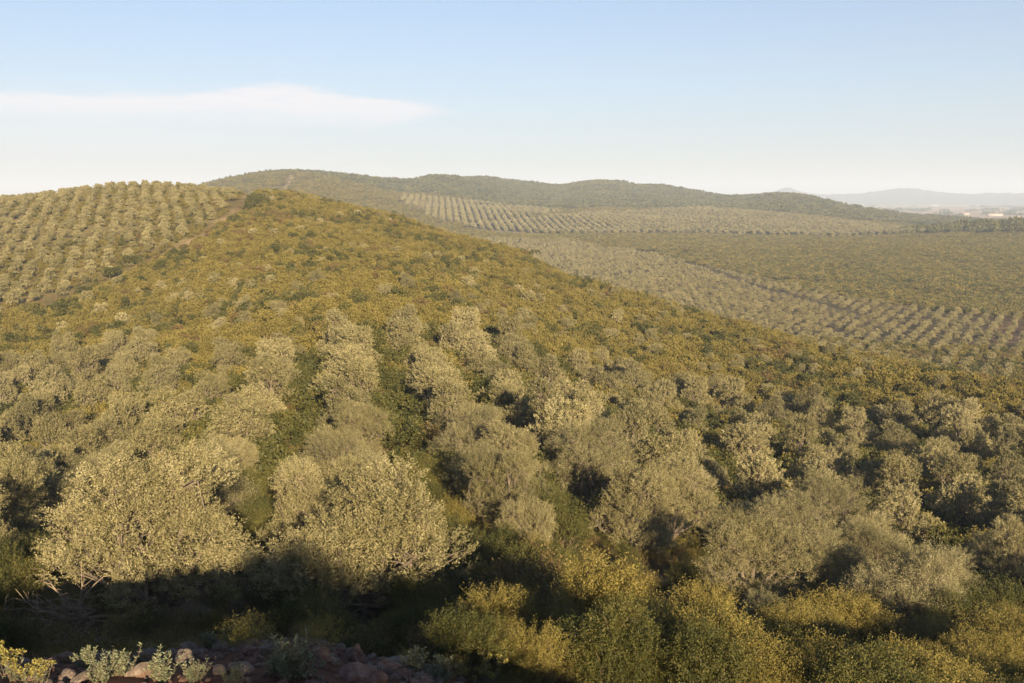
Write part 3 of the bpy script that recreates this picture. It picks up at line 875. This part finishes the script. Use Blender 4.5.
# extra density near
sc_ = o1
def jitter_fill(xs, ys, n, s):
    X = np.concatenate([xs + g.normal(0, s, len(xs)) for _ in range(n)]); Y = np.concatenate([ys + g.normal(0, s, len(xs)) for _ in range(n)])
    return X, Y
X, Y = jitter_fill(x[sc_], y[sc_], 3, 12)
zq = zones(X, Y)
k2 = (~zq['valley']) & (~zq['hill']) & (~zq['near']) & (zq['mtrack'] > 6) & (zq['ftrack'] > 7) & (~zq['hrows']) & (zq['r'] > 235)
X, Y, Z = X[k2], Y[k2], zq['z'][k2]
o = scatter_object('distant_scrub', PATCH, np.stack([X, Y, Z - .15], 1), g.uniform(0, 6.28, len(X)), g.uniform(.8, 1.15, len(X)), g.integers(0, 3, len(X)))
o['label'] = 'golden-brown low scrub on the slopes beyond the valley orchard'; o['category'] = 'scrub'
wx, wy = x[~o1], y[~o1]; ww = wood[~o1]; wz = zt[~o1]
pk = np.where(ww, g.integers(0, 3, len(wx)), 3 + g.integers(0, 2, len(wx)))
o = scatter_object('woodland', WOODP, np.stack([wx, wy, wz - .2], 1), g.uniform(0, 6.28, len(wx)), g.uniform(.8, 1.2, len(wx)), pk)
o['label'] = 'dark hazy woodland and scrub over the distant hills'; o['category'] = 'woodland'
print('patches', len(X), len(wx))

# ----------------------------------------------------------------------------
# FOREGROUND BANK: boulders, rubble, sage plants, spurge
# ----------------------------------------------------------------------------
def rock_mesh(seed, mat, sx_=1, sy_=1, sz_=.7):
    import bmesh
    g = np.random.default_rng(seed)
    bm = bmesh.new(); bmesh.ops.create_icosphere(bm, subdivisions=4, radius=1)
    planes = unit(g.normal(size=(13, 3))); cut = g.uniform(.5, .82, 13)
    v = np.array([w.co[:] for w in bm.verts])
    for p, c in zip(planes, cut):
        dd = v @ p; v = v - np.maximum(dd - c, 0)[:, None] * p * .985
    v = v * (1 + .10 * (fbm(v[:, 0] * 2 + 9 + v[:, 2], v[:, 1] * 2 + 9 - v[:, 2]) - .5)[:, None] + .05 * (fbm(v[:, 0] * 7 + 30 + 3 * v[:, 2], v[:, 1] * 7 + 30) - .5)[:, None])
    v = v * np.array([sx_, sy_, sz_])
    for w, c in zip(bm.verts, v): w.co = c
    me = bpy.data.meshes.new('boulder'); bm.to_mesh(me); bm.free()
    me.polygons.foreach_set('use_smooth', np.zeros(len(me.polygons), bool))
    me.materials.append(M[mat])
    return me

ROCKS = [
    (152, 655, .50, 'rock', (1.5, .9, .55), 'long flat grey boulder in the middle of the rubble bank'),
    (28, 646, .30, 'redrock', (1, .8, .9), 'reddish upright boulder near the left end of the rubble bank'),
    (8, 645, .20, 'rock', (.8, .7, .9), 'small leaning grey boulder at the left end of the rubble bank'),
    (62, 645, .32, 'rock', (1.2, .9, .6), 'dull grey boulder just left of the white stone'),
    (100, 646, .36, 'rock', (1.3, .9, .6), 'blocky dark boulder just right of the white stone'),
    (66, 652, .095, 'white', (1, .7, .9), 'small bright white stone on the rubble bank'),
    (185, 662, .24, 'rock', (1.1, .9, .6), 'rounded grey boulder at the right end of the long flat one'),
    (248, 655, .22, 'redrock', (1.1, .9, .8), 'pink rounded boulder beside the silvery plant'),
    (238, 660, .13, 'redrock', (1, .9, .8), 'small pink stone leaning on the pink boulder'),
    (272, 652, .30, 'rock', (1.2, .9, .6), 'grey boulder behind the silvery plant'),
    (322, 662, .26, 'redrock', (.9, .8, 1.1), 'pointed brown boulder right of the silvery plant'),
    (355, 662, .28, 'redrock', (.8, .8, 1.2), 'tall pointed dark red boulder near the right end of the bank'),
    (362, 682, .42, 'redrock', (1.3, .9, .6), 'broad reddish boulder at the bottom edge of the bank'),
    (395, 668, .30, 'rock', (1.2, 1, .6), 'dark boulder at the right end of the rubble bank'),
    (300, 678, .22, 'redrock', (1.2, .9, .6), 'low red boulder under the silvery plant'),
    (130, 668, .16, 'redrock', (1.2, .9, .6), 'small red stone below the long flat boulder'),
    (48, 672, .15, 'redrock', (1.2, .9, .7), 'small red stone between the yellow spurge plants'),
]
RM = [rock_mesh(900 + k, 'rock') for k in range(0)]
for k, (u, v, s, mt, sh, lab) in enumerate(ROCKS):
    s = s * .62
    px, py = ground_at(u, v)
    o = obj('boulder', rock_mesh(900 + k, mt, *sh))
    o.location = (px, py, float(terrain(px, py)) + s * sh[2] * .35); o.scale = (s, s, s)
    o.rotation_euler = (random.uniform(-.2, .2), random.uniform(-.2, .2), random.uniform(-.4, .4))
    if mt == 'white': o.name = 'white_stone'
    o['label'] = lab; o['category'] = 'stone' if s < .11 else 'boulder'; o['group'] = 'stones of the rubble bank'

# rubble and pebbles: nobody could count them
g = np.random.default_rng(55)
n = 2600
a = np.radians(g.uniform(-34, 4, n)); r = g.uniform(9.5, 17, n)
dens = np.exp(-((r - 13) / 2.0) ** 2) + .25
kk = g.random(n) < dens
x = np.sin(a[kk]) * r[kk]; y = np.cos(a[kk]) * r[kk]
PEB = [rock_mesh(950 + k, m, 1, .8, .7) for k, m in enumerate(('rock', 'redrock', 'redrock'))]
o = scatter_object('rubble', PEB, np.stack([x, y, terrain(x, y) + .01], 1), g.uniform(0, 6.28, len(x)), np.minimum(g.lognormal(-3.2, .65, len(x)), .24), g.integers(0, 3, len(x)))
o['label'] = 'loose reddish rubble strewn along the bank'; o['category'] = 'rubble'

# small undergrowth: tufts and seedlings over the near ground
def make_tuft(seed, mat, n, L, w, spread):
    g = np.random.default_rng(seed)
    pos = np.stack([g.normal(0, .12, n), g.normal(0, .12, n), np.zeros(n)], 1)
    d = unit(np.stack([g.normal(0, spread, n), g.normal(0, spread, n), np.ones(n)], 1))
    v, q = leaf_quads(pos, d, L, w, g)
    return mesh_np('tuft', v, q, np.clip(g.normal(.5, .2, n), 0, 1), M[mat])
TUFT = [make_tuft(970, 'grass', 150, .26, .008, .45), make_tuft(971, 'grass', 130, .2, .008, .6)]
LOW = [make_shrub(975, 110, 18, (.034, .015), .2, w=.5, h=.5, mat=m, stems=0, n=4)[0] for m in ('mastic', 'golden', 'russet')]
n = 16000
a = np.radians(g.uniform(-36, 38, n)); r = np.sqrt(g.uniform(10 ** 2, 95 ** 2, n))
x = np.sin(a) * r; y = np.cos(a) * r
cc = fbm(x / 6, y / 6)
kk = (cc > .42) & ((r > 17) | (g.random(n) < np.where(a > -.06, .4, .28)))
x, y, r, a = x[kk], y[kk], r[kk], a[kk]
pk = np.where(g.random(len(x)) < .35, g.integers(0, 2, len(x)), 2 + g.integers(0, 3, len(x)))
o = scatter_object('undergrowth', TUFT + LOW, np.stack([x, y, terrain(x, y) - .02], 1), g.uniform(0, 6.28, len(x)), g.uniform(.6, 1.5, len(x)) * np.where(r < 18, .5, 1), pk)
o['label'] = 'dry grass tufts and low seedlings over the near ground'; o['category'] = 'undergrowth'

def make_stalks(seed, n, h, mat, leafL, leafW, heads=False):
    """upright leafy stalks of sage or spurge"""
    g = np.random.default_rng(seed)
    V = []; Q = []; T = []; nv = 0
    tb = Tubes(); HV = []; HQ = []; HT = []; hn = 0
    for k in range(n):
        a = g.uniform(0, 2 * PI); b = np.array([math.cos(a), math.sin(a), 0]) * g.uniform(0, .16)
        tip = b * g.uniform(2.0, 3.2) + np.array([0, 0, h * g.uniform(.6, 1.1)])
        cv = curve(b, tip, .08, 6, g); tb.add(cv, np.linspace(.007, .004, 6), 4)
        m = 34
        t = g.uniform(.15, 1, m); pos = np.stack([np.interp(t, np.linspace(0, 1, 6), cv[:, c]) for c in range(3)], 1)
        ang = g.uniform(0, 2 * PI, m)
        d = unit(np.stack([np.cos(ang), np.sin(ang), g.uniform(.3, 1.1, m)], 1))
        v, q = leaf_quads(pos, d, leafL, leafW, g)
        V.append(v); Q.append(q + nv); nv += len(v); T.append(np.clip(g.normal(.5, .16, m) + .25 * (t - .5), 0, 1))
        if heads:
            m = 46; d = unit(g.normal(size=(m, 3)) + np.array([0, 0, .5]))
            pos = tip + d * np.array([.055, .055, .04]) * g.uniform(.3, 1, m)[:, None]
            v, q = leaf_quads(pos, d, .035, .028, g)
            HV.append(v); HQ.append(q + hn); hn += len(v); HT.append(g.uniform(.1, 1, m))
    lm = mesh_np('stalk_leaf', np.concatenate(V), np.concatenate(Q), np.concatenate(T), M[mat])
    hm = mesh_np('flower_head', np.concatenate(HV), np.concatenate(HQ), np.concatenate(HT), M['spurge']) if heads else None
    return lm, tb.mesh('stalk', M['stem']), hm

SAGE = [make_stalks(980 + k, 26, .55, 'sage', .075, .022) for k in range(3)]
SPUR = [make_stalks(990 + k, 22, .6, 'sage', .06, .014, True) for k in range(2)]
PLANTS = [
    (210, 650, .8, 'sage', 'single upright silvery plant between the long flat boulder and the pink boulder'),
    (296, 682, 1.35, 'sage', 'bushy silvery plant in front of the pink boulder'),
    (275, 676, .8, 'sage', 'small silvery plant left of the bushy silvery one'),
    (120, 676, .9, 'sage', 'grey-green plant under the long flat boulder'),
    (160, 682, .9, 'sage', 'grey-green plant at the bottom edge below the long flat boulder'),
    (85, 668, .7, 'sage', 'thin grey-green plant right of the white stone'),
    (100, 683, .8, 'sage', 'grey-green plant at the bottom edge right of the yellow spurge'),
    (195, 682, .7, 'sage', 'low grey-green plant at the bottom edge in the red earth'),
    (235, 686, .7, 'sage', 'thin silvery plant at the bottom edge on red earth'),
    (12, 681, .9, 'spurge', 'pale yellow sunlit spurge in the bottom left corner'),
    (38, 690, .8, 'spurge', 'smaller yellow spurge right of the corner one'),
    (412, 675, 1.1, 'sage', 'silvery plant at the right end of the rubble bank'),
    (440, 682, 1.2, 'sage', 'grey-green plant between the bank and the yellow-headed spurge'),
    (508, 676, 1.7, 'spurge', 'large spurge with round yellow heads below the reddish shrub'),
    (488, 688, 1.1, 'spurge', 'yellow-headed spurge at the bottom edge left of the large one'),
    (535, 686, 1.2, 'spurge', 'yellow-headed spurge at the bottom edge right of the large one'),
]
for k, (u, v, s, kd, lab) in enumerate(PLANTS):
    px, py = ground_at(u, v)
    lf, stk, hd = (SAGE if kd == 'sage' else SPUR)[k % (3 if kd == 'sage' else 2)]
    t = thing('sage_plant' if kd == 'sage' else 'spurge_plant', lab, 'plant', (px, py, float(terrain(px, py)) - .02), random.uniform(0, 6), s * .58,
              'silvery plants on the rubble bank' if kd == 'sage' else 'yellow spurge plants on the bank')
    obj('leaf_mass', lf, t); obj('stalk', stk, t)
    if hd: obj('flower_head', hd, t)

# red earth spot among the olives
px, py = ground_at(345, 382)
o = obj('earth_mound', rock_mesh(999, 'redearth', 1.3, 1.0, .9))
o.location = (px, py, float(terrain(px, py)) + .75); o.scale = (1.0, 1.0, 1.2)
o['label'] = 'bare red earth mound showing between olive crowns'; o['category'] = 'mound'

# ----------------------------------------------------------------------------
# FAR PLAIN: farm buildings, hedgerow woods, mountains
# ----------------------------------------------------------------------------
def box(bm_v, bm_q, x0, x1, y0, y1, z0, z1):
    n = len(bm_v)
    bm_v += [(x0, y0, z0), (x1, y0, z0), (x1, y1, z0), (x0, y1, z0), (x0, y0, z1), (x1, y0, z1), (x1, y1, z1), (x0, y1, z1)]
    for f in ((0, 3, 2, 1), (4, 5, 6, 7), (0, 1, 5, 4), (1, 2, 6, 5), (2, 3, 7, 6), (3, 0, 4, 7)): bm_q.append([n + i for i in f])
g = np.random.default_rng(66)
def farm_meshes(w, d, h):
    v = []; q = []; box(v, q, -w / 2, w / 2, -d / 2, d / 2, 0, h)
    wall = mesh_np('farm_wall', np.array(v), np.array(q), mat=M['plaster'])
    rv = np.array([(-w / 2 - .5, -d / 2 - .5, h), (w / 2 + .5, -d / 2 - .5, h), (w / 2 + .5, d / 2 + .5, h), (-w / 2 - .5, d / 2 + .5, h), (-w / 2 - .5, 0, h + d * .25), (w / 2 + .5, 0, h + d * .25)])
    rq = np.array([(0, 1, 5, 4), (2, 3, 4, 5), (0, 4, 3, 3), (1, 2, 5, 5)])
    me = bpy.data.meshes.new('farm_roof'); me.from_pydata(rv.tolist(), [], [(0, 1, 5, 4), (2, 3, 4, 5), (0, 4, 3), (1, 2, 5), (3, 2, 1, 0)]); me.materials.append(M['tile'])
    v = []; q = []
    for k in range(int(w // 7)):
        cx = -w / 2 + 4 + k * 7
        box(v, q, cx - .7, cx + .7, -d / 2 - .06, -d / 2 + .02, h * .35, h * .7)
    win = mesh_np('farm_window', np.array(v), np.array(q), mat=M['pane'])
    return wall, me, win
FARM = [farm_meshes(46, 16, 7), farm_meshes(24, 12, 6), farm_meshes(70, 20, 8)]
spots = [(822, 205), (846, 203), (876, 211), (898, 209), (922, 209), (935, 206), (965, 215), (968, 207), (995, 216), (1003, 211), (1018, 218), (860, 206), (905, 203), (950, 203), (1012, 205)]
wheres = ['pale farm building at the left end of the far plain', 'pale farm building just right of the leftmost one on the far plain', 'long pale building where the near hill meets the plain',
          'bright white shed left of the middle of the plain', 'white shed right of the brightest one on the plain', 'small pale shed above the white sheds on the plain',
          'long pale barn in the brown field of the plain', 'small pale house in the hazy middle of the plain', 'long bright barn in the right brown field', 'pale house above the long bright barn',
          'pale building at the right edge of the plain', 'small house in the haze between the leftmost buildings', 'tiny pale house under the highest blue peak', 'tiny pale house right of the highest blue peak', 'tiny pale house in haze at the right edge']
for k, (u, v) in enumerate(spots):
    px, py = ground_at(u, v)
    if math.hypot(px, py) < 2600: continue
    w_, r_, n_ = FARM[[0, 1, 2][k % 3]]
    t = thing('farm_building', wheres[k], 'building', (px, py, float(terrain(px, py))), g.uniform(-.5, .5), .55, 'farm buildings on the far plain')
    obj('wall', w_, t); obj('roof', r_, t); obj('window', n_, t)

n = 900
a = np.radians(g.uniform(8, 32, n)); r = g.uniform(2600, 8000, n)
x = np.sin(a) * r; y = np.cos(a) * r
kk = fbm(x / 500, y / 240) > .56
x, y = x[kk], y[kk]
o = scatter_object('hedgerow_trees', WOODP[:3], np.stack([x, y, terrain(x, y)], 1), g.uniform(0, 6, len(x)), g.uniform(1.2, 2.4, len(x)), g.integers(0, 3, len(x)))
o['label'] = 'dark lines of trees between fields of the far plain'; o['category'] = 'trees'

def mountains():
    A = np.radians(np.linspace(4, 44, 700)); depth = np.linspace(0, 1, 14)
    R0 = 7000
    u = 512 + F * np.tan(A) / CP
    hpx = .8 + 2.2 * fbm(np.degrees(A) * 1.1 + 3, A * 0 + 2, 4) + 1.8 * fbm(np.degrees(A) * 4 + 3, A * 0 + 6, 4)
    hpx = hpx + 6.5 * np.exp(-((u - 785) / 18) ** 2) + 4.8 * np.exp(-((u - 905) / 30) ** 2) + 1.5 * np.exp(-((u - 870) / 60) ** 2) + 1.0 * np.exp(-((u - 990) / 60) ** 2)
    H = 52 + .95 * hpx / F * (R0 + 900) 
    V = []
    for t in depth:
        prof = math.sin(PI * t) ** .8
        r = R0 + 1800 * t
        nz = 1 + .25 * (fbm(np.degrees(A) * 3, A * 0 + t * 4, 3) - .5) * (1 if 0 < t < 1 else 0)
        V.append(np.stack([np.sin(A) * r, np.cos(A) * r, -56 + H * prof * (nz if abs(t - .5) > .08 else 1)], 1))
    V = np.array(V); nd, na = V.shape[:2]
    idx = np.arange(nd * na).reshape(nd, na)
    q = np.stack([idx[:-1, :-1], idx[:-1, 1:], idx[1:, 1:], idx[1:, :-1]], -1).reshape(-1, 4)
    me = mesh_np('mountains', V.reshape(-1, 3), q, mat=noisy_mat('mountain_rock', [(.3, (.045, .06, .06)), (.7, (.08, .09, .08))], scale=.002, bump=0), smooth=True)
    obj('mountains', me, kind='structure')
mountains()

# ----------------------------------------------------------------------------
# HAZE
# ----------------------------------------------------------------------------
HAZE_D = 1.9e-4
def haze():
    v = []; q = []
    Bx = 11500
    box(v, q, -Bx, Bx, -1500, Bx + 200, -58, 150)
    me = mesh_np('haze', np.array(v, float), np.array(q))
    m, nt, out = new_mat('haze_air')
    vp = nt.nodes.new('ShaderNodeVolumePrincipled')
    vp.inputs['Color'].default_value = (.66, .785, 1.0, 1)
    vp.inputs['Density'].default_value = HAZE_D
    vp.inputs['Anisotropy'].default_value = 0.0
    nt.links.new(vp.outputs[0], out.inputs['Volume'])
    me.materials.append(m)
    o = obj('haze', me, kind='stuff')
    o['label'] = 'thin pale air haze veiling the distant hills'; o['category'] = 'haze'
haze()

# ----------------------------------------------------------------------------
# SKY, SUN, CAMERA
# ----------------------------------------------------------------------------
SUN_EL = math.radians(17.0)
SUN_AZ = math.radians(180 - 15)        # compass bearing from +Y clockwise: behind the camera, to its right
S_dir = Vector((math.sin(SUN_AZ) * math.cos(SUN_EL), math.cos(SUN_AZ) * math.cos(SUN_EL), math.sin(SUN_EL)))
sd = bpy.data.lights.new('sun', 'SUN'); sd.energy = 5.0; sd.angle = math.radians(.53); sd.color = (1.0, .775, .485)
so = bpy.data.objects.new('sun', sd); COL.objects.link(so)
so.rotation_euler = (-S_dir).to_track_quat('-Z', 'Y').to_euler()

w = bpy.data.worlds.new('World'); sc.world = w; w.use_nodes = True
nt = w.node_tree
for n in list(nt.nodes): nt.nodes.remove(n)
N = nt.nodes.new; L = nt.links.new
out = N('ShaderNodeOutputWorld'); bg = N('ShaderNodeBackground')
sky = N('ShaderNodeTexSky'); sky.sky_type = 'NISHITA'; sky.sun_disc = False
sky.sun_elevation = SUN_EL; sky.sun_rotation = SUN_AZ
sky.altitude = 100; sky.air_density = .85; sky.dust_density = .4; sky.ozone_density = 2.6
bg.inputs['Strength'].default_value = .05
# thin cloud bank low in the sky on the left: noise over the direction
tc = N('ShaderNodeTexCoord')
sep = N('ShaderNodeSeparateXYZ'); L(tc.outputs['Generated'], sep.inputs[0])
def math_(op, a, b=None, c=None, clamp=False):
    m = N('ShaderNodeMath'); m.operation = op; m.use_clamp = clamp
    for i, s_ in enumerate((a, b, c)):
        if s_ is None: continue
        if isinstance(s_, (int, float)): m.inputs[i].default_value = s_
        else: L(s_, m.inputs[i])
    return m.outputs[0]
X, Y, Z = sep.outputs
az = math_('ARCTAN2', X, Y)                       # radians, 0 = ahead
el = math_('ARCSINE', Z)
cv = N('ShaderNodeCombineXYZ'); L(math_('MULTIPLY', az, 6.0), cv.inputs[0]); L(math_('MULTIPLY', el, 46.0), cv.inputs[1])
nz = N('ShaderNodeTexNoise'); nz.inputs['Scale'].default_value = 1.0; nz.inputs['Detail'].default_value = 7; nz.inputs['Roughness'].default_value = .55
L(cv.outputs[0], nz.inputs['Vector'])
def gauss(x, c, s):
    d = math_('DIVIDE', math_('SUBTRACT', x, c), s)
    return math_('EXPONENT', math_('MULTIPLY', math_('MULTIPLY', d, d), -1.0))
nzc = math_('SUBTRACT', nz.outputs[0], .5)
# upper edge of the bank: tapers down to the right end
bearing = az
edge = math_('ADD', .0955, math_('MULTIPLY', gauss(bearing, -.225, .075), .015))
cv2 = N('ShaderNodeCombineXYZ'); L(math_('MULTIPLY', az, 34.0), cv2.inputs[0]); L(math_('MULTIPLY', el, 190.0), cv2.inputs[1])
nz2 = N('ShaderNodeTexNoise'); nz2.inputs['Scale'].default_value = 1.0; nz2.inputs['Detail'].default_value = 8; nz2.inputs['Roughness'].default_value = .6
L(cv2.outputs[0], nz2.inputs['Vector'])
nzf = math_('SUBTRACT', nz2.outputs[0], .5)
edge = math_('ADD', edge, math_('ADD', math_('MULTIPLY', nzc, .022), math_('MULTIPLY', nzf, .010)))
base = math_('ADD', .058, math_('MULTIPLY', nzc, .03))
up = math_('DIVIDE', math_('SUBTRACT', edge, el), .007, clamp=True)
dn = math_('DIVIDE', math_('SUBTRACT', el, math_('ADD', base, math_('MULTIPLY', nzf, .02))), .026, clamp=True)
endf = math_('DIVIDE', math_('SUBTRACT', -.045, bearing), .17, clamp=True)
thin = math_('DIVIDE', math_('SUBTRACT', endf, math_('DIVIDE', math_('ABSOLUTE', math_('SUBTRACT', el, .083)), .05)), .25, clamp=True)
bank = math_('MULTIPLY', math_('MULTIPLY', up, dn), thin)
veil = math_('MULTIPLY', gauss(el, .06, .035), math_('MULTIPLY', gauss(bearing, -.42, .26), .35))
fac = math_('MAXIMUM', math_('MULTIPLY', bank, math_('ADD', .84, math_('MULTIPLY', nzf, .9))), veil)
mix = N('ShaderNodeMix'); mix.data_type = 'RGBA'
L(fac, mix.inputs[0]); L(sky.outputs[0], mix.inputs[6])
mix.inputs[7].default_value = (6.2, 5.95, 6.1, 1)
# high thin veil of moisture, thicker towards the horizon all round
veil2 = math_('MULTIPLY', math_('EXPONENT', math_('MULTIPLY', math_('MAXIMUM', el, 0.0), -4.8)), .84)
mix2 = N('ShaderNodeMix'); mix2.data_type = 'RGBA'
L(veil2, mix2.inputs[0]); L(sky.outputs[0], mix2.inputs[6]); mix2.inputs[7].default_value = (4.05, 3.95, 4.15, 1)
L(mix2.outputs[2], mix.inputs[6])
L(mix.outputs[2], bg.inputs['Color']); L(bg.outputs[0], out.inputs[0])

cd = bpy.data.cameras.new('camera'); co = bpy.data.objects.new('camera', cd); COL.objects.link(co)
cd.sensor_width = 36; cd.lens = F / W_ * 36; cd.clip_start = .1; cd.clip_end = 60000
co.location = (0, 0, 0); co.rotation_euler = (PI / 2 - PITCH, 0, 0)
sc.camera = co

vs = sc.view_settings
vs.view_transform = 'Standard'; vs.look = 'None'; vs.exposure = 1.62; vs.gamma = 1; vs.use_curve_mapping = False
cy = sc.cycles
cy.max_bounces = 6; cy.diffuse_bounces = 3; cy.glossy_bounces = 1; cy.transmission_bounces = 3; cy.volume_bounces = 1; cy.transparent_max_bounces = 8
cy.caustics_reflective = False; cy.caustics_refractive = False
cy.use_denoising = True; cy.denoiser = 'OPENIMAGEDENOISE'; cy.denoising_input_passes = 'RGB_ALBEDO_NORMAL'; cy.denoising_prefilter = 'ACCURATE'
cy.sample_clamp_indirect = 4.0
